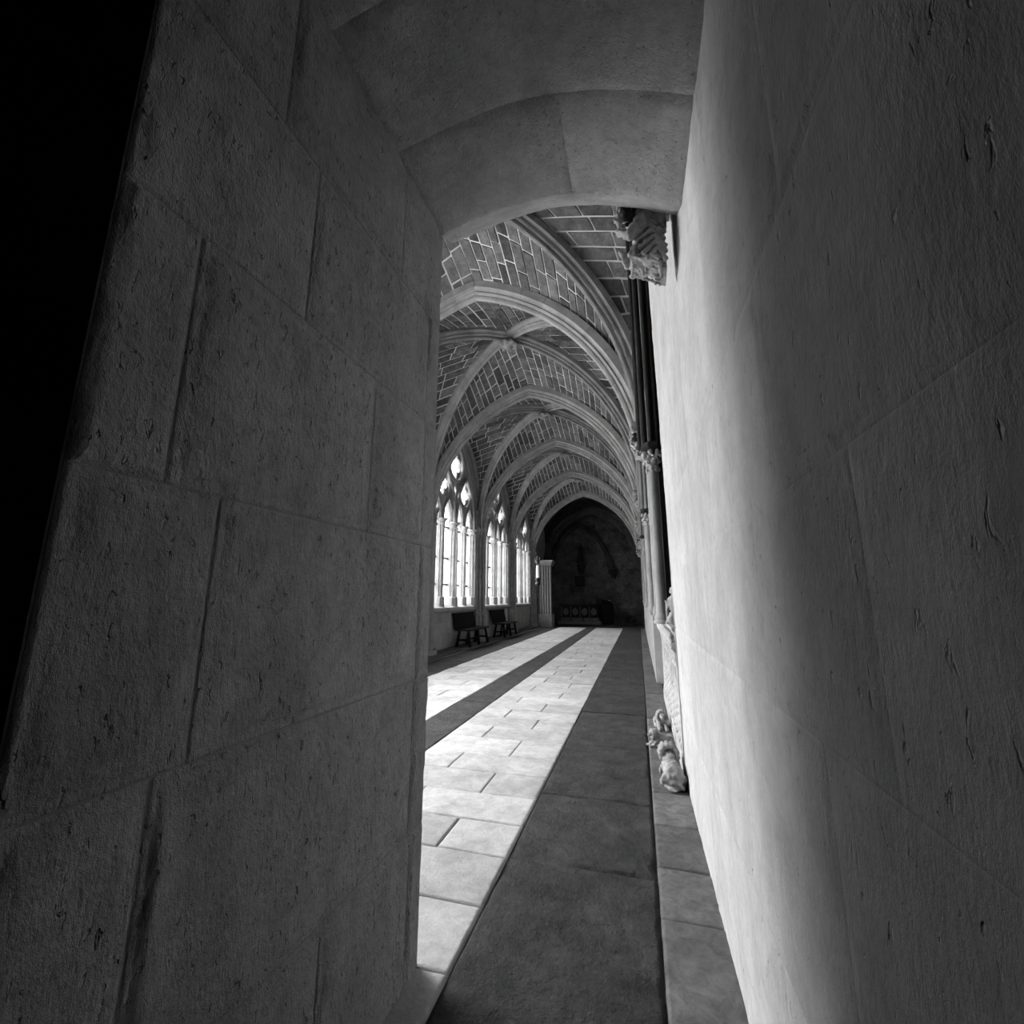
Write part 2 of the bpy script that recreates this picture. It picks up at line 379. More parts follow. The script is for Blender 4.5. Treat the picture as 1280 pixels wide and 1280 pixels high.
# right-hand wall of the passage, running on to the tomb recess
XRW = .28; YR = 3.97
def xr(Y, Z): return (-.03*max(0, (Z-1.0))/3.8 if Z > 1 else 0)*max(0, min(1, (Y-2.5)/1.3)) + (.025 if 0 else 0)
pr_ = struct(MB().box(XRW+.03, -4, -.2, 1.4, YR-.02, 8.2).build('wall_right', 'right_mortar'))
rz = [-.05, .55, 1.16, 1.605, 2.1, 2.72, 3.3, 3.9, 4.6, 5.4]
rj = [[.3, 1.35, 2.5], [.9, 1.9, 3.0], [.0, .67, 1.2, 2.04, 3.0], [.2, .98, 1.75, 2.7], [-.1, .775, 1.5, 2.3, 3.1], [.5, 1.3, 2.1, 3.0], [1.6, 2.6], [1.9, 2.9], [1.6, 2.7]]
s = 40
for k in range(9):
    ys = ([-1.2] if k < 6 else [1.0])+rj[k]+[YR]
    for a, b in zip(ys, ys[1:]):
        wall_block(pr_, 'right', XRW, a, b, rz[k], rz[k+1], -1, gap=.010, proud=.002, rough=.004, seed=s, xfun=xr, step=.025, edge=.014, groove=.005); s += 1
# end return of that wall
MB().box(XRW-.006, YR-.03, -.05, XRW+.05, YR, 5.4).build('wall_edge', 'right_mortar', pr_)
# dark room the photographer stands in
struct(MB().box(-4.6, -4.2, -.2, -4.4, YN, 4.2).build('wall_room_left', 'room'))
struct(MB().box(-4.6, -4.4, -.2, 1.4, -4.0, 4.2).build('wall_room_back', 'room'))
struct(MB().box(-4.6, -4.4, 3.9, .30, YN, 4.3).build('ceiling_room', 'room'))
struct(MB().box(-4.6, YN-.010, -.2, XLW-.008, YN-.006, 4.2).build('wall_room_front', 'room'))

# ------------------------------------------------------------------ vaults
def pt(x, a, h, k=0):                      # pointed arch height at offset x from the crown
    x = abs(x)
    if x >= a: return 0
    R = (a*a+h*h)/(2*a)
    if k: R *= k
    d = math.hypot(a, h)/2; e = math.sqrt(max(R*R-d*d, 0)); ux, uy = -h/(2*d), -a/(2*d)
    cx, cy = a/2+ux*e, h/2+uy*e
    return max(0, cy+math.sqrt(max(R*R-(x-cx)**2, 0)))
def T(x):
    a = AL if x < XC else AR; return ZS+pt(x-XC, a, ZT-ZS, 1.22)
LD = {-1: math.hypot(AL, PB/2), 1: math.hypot(AR, PB/2)}
def D(f, side):                       # f: 0 at the boss, 1 at the springing
    L_ = LD[side]; return ZS+pt(L_*f, L_, ZD-ZS)
def Wz(y, yc): return ZW0+pt(y-yc, PB/2, ZW-ZW0)
def web_front(x, v, y0, y1):          # y0 arch line, y1 boss line
    side = -1 if x < XC else 1; a = AL if side < 0 else AR; f = min(abs(x-XC)/a, 1)
    yd = y0+(y1-y0)*(1-f); bulge = .05*math.sin(PI*v)*(1-f)
    return Vector((x, y0+(yd-y0)*v, T(x)*(1-v)+D(f, side)*v+bulge))
def web_side(y, v, yc, side):
    f = min(abs(y-yc)/(PB/2), 1); a = AL if side < 0 else AR
    xe = XC+side*a; xd = XC+side*a*f
    w = Wz(y, yc)
    if f > .93: w = w*(1-(f-.93)/.07)+ZS*(f-.93)/.07
    return Vector((xe+(xd-xe)*v, y, w*(1-v)+D(f, side)*v+.04*math.sin(PI*v)*(1-f)))
def arc_params(fn, lo, hi, step):
    n = 400; pts = [fn(lo+(hi-lo)*i/n) for i in range(n+1)]; out = [lo]; acc = 0; tgt = step()
    for i in range(n):
        acc += (pts[i+1]-pts[i]).length
        if acc >= tgt: out.append(lo+(hi-lo)*(i+1)/n); acc = 0; tgt = step()
    if hi-out[-1] < (hi-lo)*.01: out[-1] = hi
    else: out.append(hi)
    return out
down = Vector((0, 0, -1))
def web_stones(fn, cs, zmin, rng, ln):
    """returns list of (area-ish key, verts, faces) for each stone of a web"""
    out = []
    for a, b in zip(cs, cs[1:]):
        m = (a+b)/2; L_ = (fn(m, 1)-fn(m, 0)).length
        if L_ < .12: continue
        v = 0.0; first = True; off = rng.uniform(.3, 1)
        while v < .999:
            d = ln()/L_*(off if first else 1); first = False
            w = min(1, v+d)
            if 1-w < .16/L_: w = 1
            p = [fn(a, v), fn(b, v), fn(b, w), fn(a, w)]
            c = sum(p, Vector())/4
            if c.z > zmin:
                n_ = (p[2]-p[0]).cross(p[3]-p[1]); 
                if n_.length > 1e-6:
                    n_.normalize()
                    if n_.z > 0: n_ = -n_
                    g = .011; e1 = (p[1]-p[0]); e2 = (p[3]-p[0]); l1 = max((p[1]-p[0]).length, 1e-4); l2 = max((p[3]-p[0]).length, 1e-4)
                    def at(u, t): return (p[0]*(1-u)+p[1]*u)*(1-t)+(p[3]*(1-u)+p[2]*u)*t
                    gu = min(.3, g/l1*rng.uniform(.6, 1.3)); gt = min(.3, g/l2*rng.uniform(.6, 1.3))
                    hh = rng.uniform(.008, .02)
                    base = [at(gu, gt), at(1-gu, gt), at(1-gu, 1-gt), at(gu, 1-gt)]
                    gu2 = gu+.005/l1; gt2 = gt+.006/l2
                    top = [q+n_*hh for q in (at(gu2, gt2), at(1-gu2, gt2), at(1-gu2, 1-gt2), at(gu2, 1-gt2))]
                    base = [q-n_*.04 for q in base]
                    out.append((c, base+top))
            v = w
    return out
SF = [(0, 1, 5, 4), (1, 2, 6, 5), (2, 3, 7, 6), (3, 0, 4, 7), (4, 5, 6, 7)]
ribprof_t = [(-.19, -.05), (-.19, .10), (-.125, .125), (-.10, .155), (-.115, .18), (-.095, .205), (-.055, .215), (-.06, .25), (-.045, .29), (0, .315)]
ribprof_t += [(-a, b) for a, b in reversed(ribprof_t[:-1])]
ribprof_t = [(a*.78, b*.76) for a, b in ribprof_t]
ribprof_d = [(a*.78, b*.95) for a, b in ribprof_t]
ribprof_w = [(-.06, -.02), (-.06, .06), (-.03, .10), (0, .115), (.03, .10), (.06, .06), (.06, -.02)]
def rib(parent, path, prof, pn, vlen=.42, mat='rib', name='rib'):
    rb = empty(name); rb.parent = parent
    n = len(path)-1; tot = sum((Vector(path[i+1])-Vector(path[i])).length for i in range(n)); k = max(1, int(tot/vlen)); per = n/k
    # frames once, then cut into voussoirs
    fr = []
    for i in range(n+1):
        a = Vector(path[max(i-1, 0)]); b = Vector(path[min(i+1, n)]); t = (b-a).normalized(); nn = pn.cross(t).normalized()
        if nn.z > 0 or (abs(nn.z) < 1e-3 and False): nn = -nn
        if abs(nn.z) < .12 and fr and fr[-1][1].dot(nn) < 0: nn = -nn
        fr.append((Vector(path[i]), nn, t))
    def frame(x):
        i = min(int(x), n-1); f = x-i
        return fr[i][0].lerp(fr[i+1][0], f), fr[i][1].lerp(fr[i+1][1], f).normalized()
    for j in range(k):
        x0 = j*per; x1 = (j+1)*per; xs_ = [x0+.004*n/k] + [x0+(x1-x0)*q for q in (.34, .67)] + [x1-.004*n/k]
        mb = MB(); rs = []
        for x in xs_:
            p, nn = frame(x); rs.append([p+pn*q[0]+nn*q[1] for q in prof])
        mb.rings(rs, random.random()); mb.build('voussoir', mat, rb)
    return rb
def half_arch_path(fn, lo, hi, n=24): return [fn(lo+(hi-lo)*i/n) for i in range(n+1)]
rng = random.Random(3)
for bi in range(6):
    y0 = ARCH[bi]; yb = y0+PB/2; y1 = y0+PB
    # shell
    mb = MB(); NU = 28; NV = 4
    fns = [(lambda x, v: web_front(x, v, y0, yb), XL, XR), (lambda x, v: web_front(x, v, y1, yb), XL, XR),
           (lambda y, v: web_side(y, v, yb, -1), y0, y1), (lambda y, v: web_side(y, v, yb, 1), y0, y1)]
    for fn, lo, hi in fns:
        mid = XC if fn in (fns[0][0], fns[1][0]) else (lo+hi)/2
        cu = [lo+(mid-lo)*math.sin(PI/2*i/16) if 0 else lo+(mid-lo)*(i/16)**1.25 for i in range(16)]+[mid+(hi-mid)*(1-(1-i/16)**1.25) for i in range(17)]
        for a, b in zip(cu, cu[1:]):
            for j in range(NV): mb.quad([fn(a, j/NV), fn(b, j/NV), fn(b, (j+1)/NV), fn(a, (j+1)/NV)])
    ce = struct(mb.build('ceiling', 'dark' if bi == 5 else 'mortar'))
    stp = lambda: rng.uniform(.15, .21)
    lng = lambda: rng.uniform(.3, .62)
    allst = []
    for qi, (fn, lo, hi) in enumerate(fns):
        mid = (lo+hi)/2 if qi > 1 else XC
        base = 0
        c1 = arc_params(lambda c: fn(c, .0), mid, hi, stp); c2 = arc_params(lambda c: fn(c, .0), mid, lo, stp)
        zmin = 4.55 if qi < 2 else 4.75
        sub = web_stones(fn, c1, zmin, rng, lng)+web_stones(fn, c2, zmin, rng, lng)
        allst += [(qi, c, vv) for c, vv in sub]
    # nearest, best visible stones are single objects; the rest are one part
    def vis(q):
        qi, c, vv = q
        hid = (qi == 0)*(2 if bi else 0) + (c.z > 6.2 and qi == 0)*1 + (qi == 3)*.5
        return (c-Vector((0, 0, 1.4))).length*.25+hid + (3 if bi == 0 and c.x < -3.4 else 0)
    allst.sort(key=vis)
    nobj = 290 if bi < 3 else (150 if bi == 3 else 0)
    mat = 'dark' if bi == 5 else 'brick'  # last bay uses stone with its shade painted in
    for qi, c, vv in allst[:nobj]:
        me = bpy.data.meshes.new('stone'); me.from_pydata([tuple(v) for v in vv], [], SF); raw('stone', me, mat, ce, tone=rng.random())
    rest = allst[nobj:]
    if rest:
        V = []; Fc = []; tn = []
        for qi, c, vv in rest:
            k = len(V); V += [tuple(v) for v in vv]; tt = rng.random()
            for f in SF: Fc.append(tuple(k+i for i in f)); tn.append(tt)
        me = bpy.data.meshes.new('web_stones'); me.from_pydata(V, [], Fc); o = raw('web_stones', me, mat, ce, tone=tn); o['kind'] = 'stuff'
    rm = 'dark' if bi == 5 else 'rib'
    # transverse rib at y0
    for lo, hi in ((XL, XC), (XR, XC)):
        cu = [lo+(hi-lo)*(i/26)**1.5 if i < 26 else hi for i in range(27)]
        rib(ce, [(x, y0, T(x)) for x in cu], ribprof_t, Vector((0, 1, 0)), mat='rib')
    # diagonals
    for side in (-1, 1):
        for ys in (y0, y1):
            a = AL if side < 0 else AR; P0 = Vector((XC+side*a, ys)); P1 = Vector((XC, yb)); pn = Vector((P1.y-P0.y, -(P1.x-P0.x), 0)).normalized()
            path = []
            for i in range(27):
                f = 1-(i/26)**1.5; q = P1.lerp(P0, f); path.append((q.x, q.y, D(f, side)))
            rib(ce, path[:-1]+[path[-1]], ribprof_d, pn, mat=rm)
    # wall ribs on both sides
    for side in (-1, 1):
        xe = XC+side*(AL if side < 0 else AR)-side*.05
        for lo in (y0, y1):
            path = [(xe, lo+(yb-lo)*(i/20)**1.4, ZW0+pt(lo+(yb-lo)*(i/20)**1.4-yb, PB/2, ZW-ZW0)) for i in range(21)]
            path[0] = (xe, lo+(yb-lo)*.03, ZW0)
            rib(ce, path, ribprof_w, Vector((1, 0, 0)), mat=rm, name='wall_rib')
    # boss
    zb = ZD-.25
    bl = [(XC, yb, zb-.02, .2, .2, .08)]
    for k in range(8):
        a = 2*PI*k/8; bl.append((XC+.17*math.cos(a), yb+.17*math.sin(a), zb-.05, .06, .06, .045))
    bl.append((XC, yb, zb-.10, .07, .07, .05))
    organic('boss', bl, rm, ce, voxel=.02, amp=.006, seed=bi)

# roof over everything
struct(MB().box(-6.4, -4.4, 8.1, 1.8, 27, 8.3).build('ceiling_roof', 'room'))

# ------------------------------------------------------------------ left wall, windows
XW = XL                          # inner face
XO = XW-.75                      # outer face
ZSILL = 1.16; HW = 1.52; ZSP = 3.55; ZAP = 6.18
def open_z(d): return ZSP+pt(d, HW, ZAP-ZSP) if abs(d) < HW else ZSP
wl = MB()
wl.box(XO, 1.9, -.2, XW, ARCH[0], 8.2)
for i in range(0, 5):
    y0, y1 = ARCH[i], ARCH[i+1]; yc = (y0+y1)/2
    wl.box(XO, y0, -.2, XW, y1, ZSILL-.1)
    wl.box(XO, y0, ZSILL-.1, XW, yc-HW, 8.2); wl.box(XO, yc+HW, ZSILL-.1, XW, y1, 8.2)
    n = 28
    for k in range(n):
        a = -HW+2*HW*k/n; b = -HW+2*HW*(k+1)/n; za, zb = open_z(a), open_z(b)
        wl.prism([(XO, yc+a, za), (XO, yc+b, zb), (XO, yc+b, 8.2), (XO, yc+a, 8.2)], [(XW, yc+a, za), (XW, yc+b, zb), (XW, yc+b, 8.2), (XW, yc+a, 8.2)], cap=True)
wl.box(XO, ARCH[5], -.2, XW, 26.2, 8.2)
wall_left = struct(wl.build('wall_left', 'wall'))
# courses of ashlar below the sills, each block its own piece
for i in range(1, 5):
    y0 = ARCH[i]
    for r, (za, zb) in enumerate(((.10, .44), (.44, .74), (.74, .98))):
        y = y0+.32; 
        while y < y0+PB-.33:
            L_ = random.uniform(.6, 1.0); e = min(y+L_, y0+PB-.3)
            if y0+PB-.3-e < .25: e = y0+PB-.3
            MB().box(XW-.01, y+.003, za+.003, XW+.012, e-.003, zb-.003, random.random()).build('stone_block', 'wall', wall_left, bevel=.003); y = e
def curve_plate(name, outer, holes, depth, mat, parent, bevel=.012):
    cu = bpy.data.curves.new(name, 'CURVE'); cu.dimensions = '2D'; cu.fill_mode = 'BOTH'; cu.extrude = depth; cu.bevel_depth = bevel; cu.bevel_resolution = 1; cu.offset = -bevel
    for poly in [outer]+holes:
        sp = cu.splines.new('POLY'); sp.points.add(len(poly)-1); sp.use_cyclic_u = True
        for q, (y, z) in zip(sp.points, poly): q.co = (y, z, 0, 1)
    o = bpy.data.objects.new(name, cu); me = baked(o); bpy.data.objects.remove(o)
    return me
def parch(yc, a, z0, z1, n=14):      # outline points from left foot over the apex to the right foot
    pts = []
    for i in range(n+1):
        d = -a+a*(i/n)**.7 if i < n else 0
        pts.append((yc+d, z0+pt(d, a, z1-z0)))
    return pts+[(2*yc-y, z) for y, z in reversed(pts[:-1])]
def foil(yc, zc, n, r, lobe, rot=0):
    pts = []
    m = 10
    for k in range(n):
        a0 = rot+2*PI*k/n; cy = yc+r*math.cos(a0); cz_ = zc+r*math.sin(a0)
        half = PI/n+math.asin(min(.97, r*math.sin(PI/n)/lobe))
        for j in range(m+1):
            b = a0-half+2*half*j/m
            pts.append((cy+lobe*math.cos(b), cz_+lobe*math.sin(b)))
    return pts
def yzbar(mb, pts, w, x0, x1, closed=False, tone=.5):
    n = len(pts); rs = []
    for i in range(n):
        a = pts[(i-1) % n] if (closed or i > 0) else pts[0]; b = pts[(i+1) % n] if (closed or i < n-1) else pts[-1]
        ty, tz = b[0]-a[0], b[1]-a[1]; l = math.hypot(ty, tz) or 1; ny, nz = -tz/l, ty/l; y, z = pts[i]
        rs.append([(x0, y+ny*w, z+nz*w), (x1-w*.8, y+ny*w, z+nz*w), (x1, y+ny*w*.35, z+nz*w*.35), (x1, y-ny*w*.35, z-nz*w*.35), (x1-w*.8, y-ny*w, z-nz*w), (x0, y-ny*w, z-nz*w)])
    if closed: rs.append(rs[0])
    mb.rings(rs, tone, cap=not closed)
LC = [-1.2, -.41, .41, 1.2]; LH = .275
XG = XW-.22                       # glass plane
def make_window(i):
    n_ = i+1
    y0, y1 = ARCH[i], ARCH[i+1]; yc = (y0+y1)/2
    w = struct(empty('window_%d' % n_, (0, 0, 0)))
    far = i >= 4
    # sill with moulded lip
    rs = []
    sp = [(XO+.05, .98), (XW+.0, .98), (XW+.10, 1.04), (XW+.12, 1.08), (XW+.10, 1.13), (XW+.02, 1.16), (XW-.12, 1.22), (XO+.05, 1.28)]
    MB().rings([[(x, yc-HW-.15, z) for x, z in sp], [(x, yc+HW+.15, z) for x, z in sp]]).build('sill', 'wall', w)
    if i == 0: return                  # the bay nearest the doorway is an open arch onto the garth
    # head plate with openings
    outer = []
    for c in LC: outer += parch(yc+c, LH, ZSP, 4.16, 10)
    outer += list(reversed(parch(yc, HW+.02, ZSP, ZAP+.03)))
    holes = []
    q1 = foil(yc-.805, 4.64, 4, .20, .16, 0); q2 = foil(yc+.805, 4.64, 4, .20, .16, 0)
    big = foil(yc, 5.42, 4, .27, .22, 0)
    holes += [q1, q2, big]
    for sgn in (-1, 1):
        holes.append([(yc+sgn*.0+sgn*(.05), 4.62), (yc+sgn*.16, 4.42), (yc+sgn*.20, 4.62), (yc+sgn*.10, 4.84)])
    me = curve_plate('tracery', outer, holes, .05, 'tracery', w)
    me.transform(Matrix(((0, 0, 1, XG+.06), (1, 0, 0, 0), (0, 1, 0, 0), (0, 0, 0, 1)))); raw('tracery', me, 'tracery', w)
    # relief mouldings
    mb = MB(); XF = XW-.06
    for c in LC: yzbar(mb, parch(yc+c, LH+.05, ZSP, 4.24, 10), .035, XG, XG+.17)
    for c in (-.805, .805):
        yzbar(mb, parch(yc+c, .76, ZSP, 5.14, 14), .045, XG, XG+.24)
        yzbar(mb, [(yc+c+.40*math.cos(2*PI*k/24), 4.62+.40*math.sin(2*PI*k/24)) for k in range(24)], .035, XG, XG+.18, True)
    yzbar(mb, [(yc+.54*math.cos(2*PI*k/28), 5.42+.54*math.sin(2*PI*k/28)) for k in range(28)], .045, XG, XG+.22, True)
    yzbar(mb, parch(yc, HW-.04, ZSP, ZAP-.03, 18), .05, XG, XF-.02)
    yzbar(mb, parch(yc, HW+.06, ZSP, ZAP+.12, 18), .05, XF-.1, XW+.02)
    mb.build('tracery_moulding', 'tracery', w)
    # mullions and jamb shafts with cap and base
    for c, big_ in ((-.805, 0), (0, 1), (.805, 0), (-1.52, 1), (1.52, 1)):
        r = .065 if not big_ else .085
        m = MB(); Y = yc+c
        m.box(XG-.05, Y-r*1.15, 1.2, XG+.13, Y+r*1.15, ZSP)
        m.lathe(XG+.17, Y, [(r, 1.42), (r, ZSP-.12)], 10)
        if big_: m.lathe(XG+.25, Y, [(r*.55, 1.42), (r*.55, ZSP-.12)], 8)
        mu = m.build('mullion', 'tracery', w, smooth=True)
        MB().poly(XG+.15, Y, [(r*1.9, 1.16), (r*1.9, 1.40), (r*1.5, 1.43)], 8).build('base', 'wall', mu)
        MB().lathe(XG+.17, Y, [(r*1.1, ZSP-.16), (r*1.5, ZSP-.14), (r*1.1, ZSP-.12), (r*1.3, ZSP-.05), (r*2.0, ZSP-.01), (r*2.0, ZSP+.03)], 10).build('capital', 'tracery', mu, smooth=True)
    for sg in (-1, 1):                        # splayed reveal shafts
        m = MB(); Y = yc+sg*(HW+.0)
        for (dx, dy, r) in ((.13, .02, .04), (.18, .06, .03), (.23, .11, .045)):
            m.lathe(XG+dx, Y+sg*dy-sg*.05, [(r*1.5, 1.18), (r*1.5, 1.40), (r, 1.44), (r, ZSP-.1), (r*1.7, ZSP), (r*1.7, ZSP+.04)], 8)
        m.build('jamb_shaft', 'rib', w, smooth=True)
    # panes, leads, saddle bars
    for c in LC:
        Y = yc+c
        pts = [(XG, Y-LH-.07, 1.24)]+[(XG, y, z) for y, z in parch(Y, LH+.07, ZSP, 4.3, 8)]+[(XG, Y+LH+.07, 1.24)]
        m = MB(); m.quad(pts); pn = m.build('pane', 'glass', w)
        m = MB(); z = 1.36
        while z < 4.1:
            m.box(XG+.003, Y-LH, z-.004, XG+.009, Y+LH, z+.004); z += .14
        for k in (-2, -1, 0, 1, 2):
            m.box(XG+.003, Y+k*.105-.004, 1.24, XG+.009, Y+k*.105+.004, 4.0 if abs(k) < 2 else 3.7)
        ld = m.build('lead_cames', 'lead', pn); ld['kind'] = 'stuff'
        for zb in (1.76, 2.5, 3.4):
            MB().box(XG+.012, Y-LH-.03, zb-.026, XG+.05, Y+LH+.03, zb+.026).build('saddle_bar', 'iron', pn)
    for (cy, czz, r) in ((yc-.805, 4.62, .37), (yc+.805, 4.62, .37), (yc, 5.42, .50)):
        m = MB(); m.quad([(XG, cy+r*math.cos(2*PI*k/20), czz+r*math.sin(2*PI*k/20)) for k in range(20)]); pn = m.build('pane', 'glass', w)
        m = MB(); m.box(XG+.005, cy-r*.9, czz-.008, XG+.02, cy+r*.9, czz+.008); m.box(XG+.005, cy-.008, czz-r*.9, XG+.02, cy+.008, czz+r*.9); m.build('saddle_bar', 'iron', pn)
for i in range(0, 5): make_window(i)

# ------------------------------------------------------------------ left piers
def left_pier(y, k):
    p = struct(empty('trim_%d' % (10+k), (0, 0, 0)))
    x = XW
    m = MB(); m.box(x-.02, y-.24, .0, x+.10, y+.24, ZS+.1)
    m.build('pier_core', 'rib', p)
    for dx, dy, r in ((.21, 0, .07), (.14, -.13, .05), (.14, .13, .05), (.07, -.22, .045), (.07, .22, .045)):
        sh = MB().lathe(x+dx, y+dy, [(r, 1.02), (r, ZS-.22)], 12).build('shaft', 'rib', p, smooth=True)
        MB().lathe(x+dx, y+dy, [(r*1.1, ZS-.28), (r*1.35, ZS-.26), (r*1.1, ZS-.24), (r*1.2, ZS-.14), (r*1.8, ZS-.04), (r*1.9, ZS+.02)], 10).build('capital', 'rib', sh, smooth=True)
        MB().lathe(x+dx, y+dy, [(r*1.7, .88), (r*1.7, .93), (r*1.35, .96), (r*1.5, 1.0), (r, 1.04)], 10).build('base', 'rib', sh, smooth=True)
        MB().lathe(x+dx, y+dy, [(r*1.35, .14), (r*1.3, .88)], 8).build('plinth_shaft', 'rib', sh)
    for sg in (-1, 1):                # wall-rib shaft rising to its own small capital
        sh = MB().lathe(x+.05, y+sg*.26, [(.035, 1.02), (.035, ZW0-.12)], 10).build('shaft', 'rib', p, smooth=True)
        MB().lathe(x+.05, y+sg*.26, [(.04, ZW0-.16), (.05, ZW0-.14), (.045, ZW0-.1), (.075, ZW0-.02), (.075, ZW0+.03)], 10).build('capital', 'rib', sh, smooth=True)
    m = MB(); pts = [(x-.02, y-.36), (x+.18, y-.36), (x+.34, y-.14), (x+.34, y+.14), (x+.18, y+.36), (x-.02, y+.36)]
    m.prism([(a, b, 0.0) for a, b in pts], [(a, b, .17) for a, b in pts]); m.build('foot_block', 'wall', p, bevel=.008)
    m = MB(); pts = [(x-.02, y-.31), (x+.14, y-.31), (x+.30, y-.12), (x+.30, y+.12), (x+.14, y+.31), (x-.02, y+.31)]
    m.prism([(a, b, .84) for a, b in pts], [(a, b, .89) for a, b in pts]); m.build('base_moulding', 'rib', p)
for k in range(1, 6): left_pier(ARCH[k], k)

# ------------------------------------------------------------------ right wall beyond the passage
wr = MB(); wr_low = MB()
wr.box(.32, 4.9, 1.185, 1.4, 26.2, 8.2); struct(MB().box(.97, YR+.01, -.2, 1.4, 6.9, 1.165).build('wall_right', 'rib')); wr_low.box(.34, 6.9, -.2, 1.4, 26.2, 1.165); struct(MB().box(.97, YR+.01, -.2, 1.4, 4.9, 8.2).box(.32, YR+.01, 4.9, 1.4, 4.9, 8.2).box(.285, 4.86, 1.17, .97, 4.9, 5.0).build('wall_recess', 'black'))  # recess faces near black: the niche's shade is carried by colour
wr_low.box(.22, 8.1, -.2, .4, 21.3, 1.10); wr_low.box(.19, 8.1, 1.10, .4, 21.3, 1.15); struct(wr_low.build('wall_right', 'wall'))
wall_right2 = struct(wr.build('wall_right', 'rib'))
# jamb faces between the tomb and the columns, block by block
z = 1.165; k = 0
while z < 5.6:
    for ya, yb_ in ((5.0, 5.42), (5.42, 6.0), (6.0, 6.9), (6.9, 7.7), (7.7, 8.5)):
        MB().box(.30 if ya > 5.4 else .24, ya+.003, z+.003, .33, yb_-.003, z+.43, random.random()).build('stone_block', 'tomb', wall_right2, bevel=.004)
    z += .436; k += 1
def colonnette(y, x, mat, first, label):
    c = empty('engaged_column', (x, y, 1.14)); tag(c, label, 'column', 'engaged columns along the right wall')
    L0 = 1.14
    MB().lathe(0, 0, [(.052, .10), (.05, 1.0), (.05, 1.62)], 16).build('shaft', 'rib', c, smooth=True)
    MB().lathe(.06, .09, [(.03, .10), (.03, 1.62)], 12).build('rear_shaft', 'rib', c, smooth=True)
    MB().lathe(0, 0, [(.085, 0), (.085, .02), (.07, .04), (.075, .06), (.055, .10)], 16).build('base', 'rib', c, smooth=True)
    bl = [(0, 0, 1.70, .055, .055, .10)]
    for t in range(3):
        for q in range(7):
            a = 2*PI*q/7+t*.45; r = .055+.018*t; bl.append((r*math.cos(a), r*math.sin(a), 1.64+t*.085, .026, .026, .04, .3*math.sin(a), -.3*math.cos(a), 0))
    organic('capital', bl, 'figure', c, voxel=.011, amp=.008, freq=50, seed=y)
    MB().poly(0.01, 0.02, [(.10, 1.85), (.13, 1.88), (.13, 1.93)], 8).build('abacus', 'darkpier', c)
    # moulded shafts going on above the capital
    p = MB(); p.box(-.02, .0, 1.93, .13, .25, 4.9); p.build('upper_pier', 'darkpier' if first else 'greypier', c)  # nearest pier's shadowed side is painted in through its near-black colour
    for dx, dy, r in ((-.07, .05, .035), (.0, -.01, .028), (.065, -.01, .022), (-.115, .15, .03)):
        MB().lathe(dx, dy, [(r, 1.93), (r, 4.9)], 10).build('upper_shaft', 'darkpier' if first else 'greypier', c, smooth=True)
    return c
colonnette(4.85, .225, 'rib', True, 'nearest engaged column of the right wall, its dark moulded shafts rising above a leafy capital')
colonnette(8.62, .235, 'rib', False, 'second engaged column along the right wall, small leafy capital, beyond the tomb')
colonnette(12.4, .235, 'rib', False, 'third and farthest engaged column along the right wall, a thin sliver beyond the second')
# responds under the carved corbels
for k in range(1, 6):
    y = ARCH[k]; p = struct(empty('trim_%d' % (20+k)))
    MB().box(.23, y-.2, 1.17, .33, y+.2, 3.4).build('pier_core', 'rib', p)
    for dx, dy, r in ((.235, 0, .04), (.255, -.13, .03), (.255, .13, .03)):
        MB().lathe(dx, y+dy, [(r*1.5, 1.17), (r*1.5, 1.25), (r, 1.32), (r, 3.35)], 10).build('shaft', 'rib', p, smooth=True)
    MB().box(.02, y-.2, 3.72, .30, y+.2, 3.80).build('abacus', 'greypier', p, bevel=.01)
    MB().box(.1, y-.12, 3.78, .32, y+.12, 4.3).build('springer', 'rib', p)

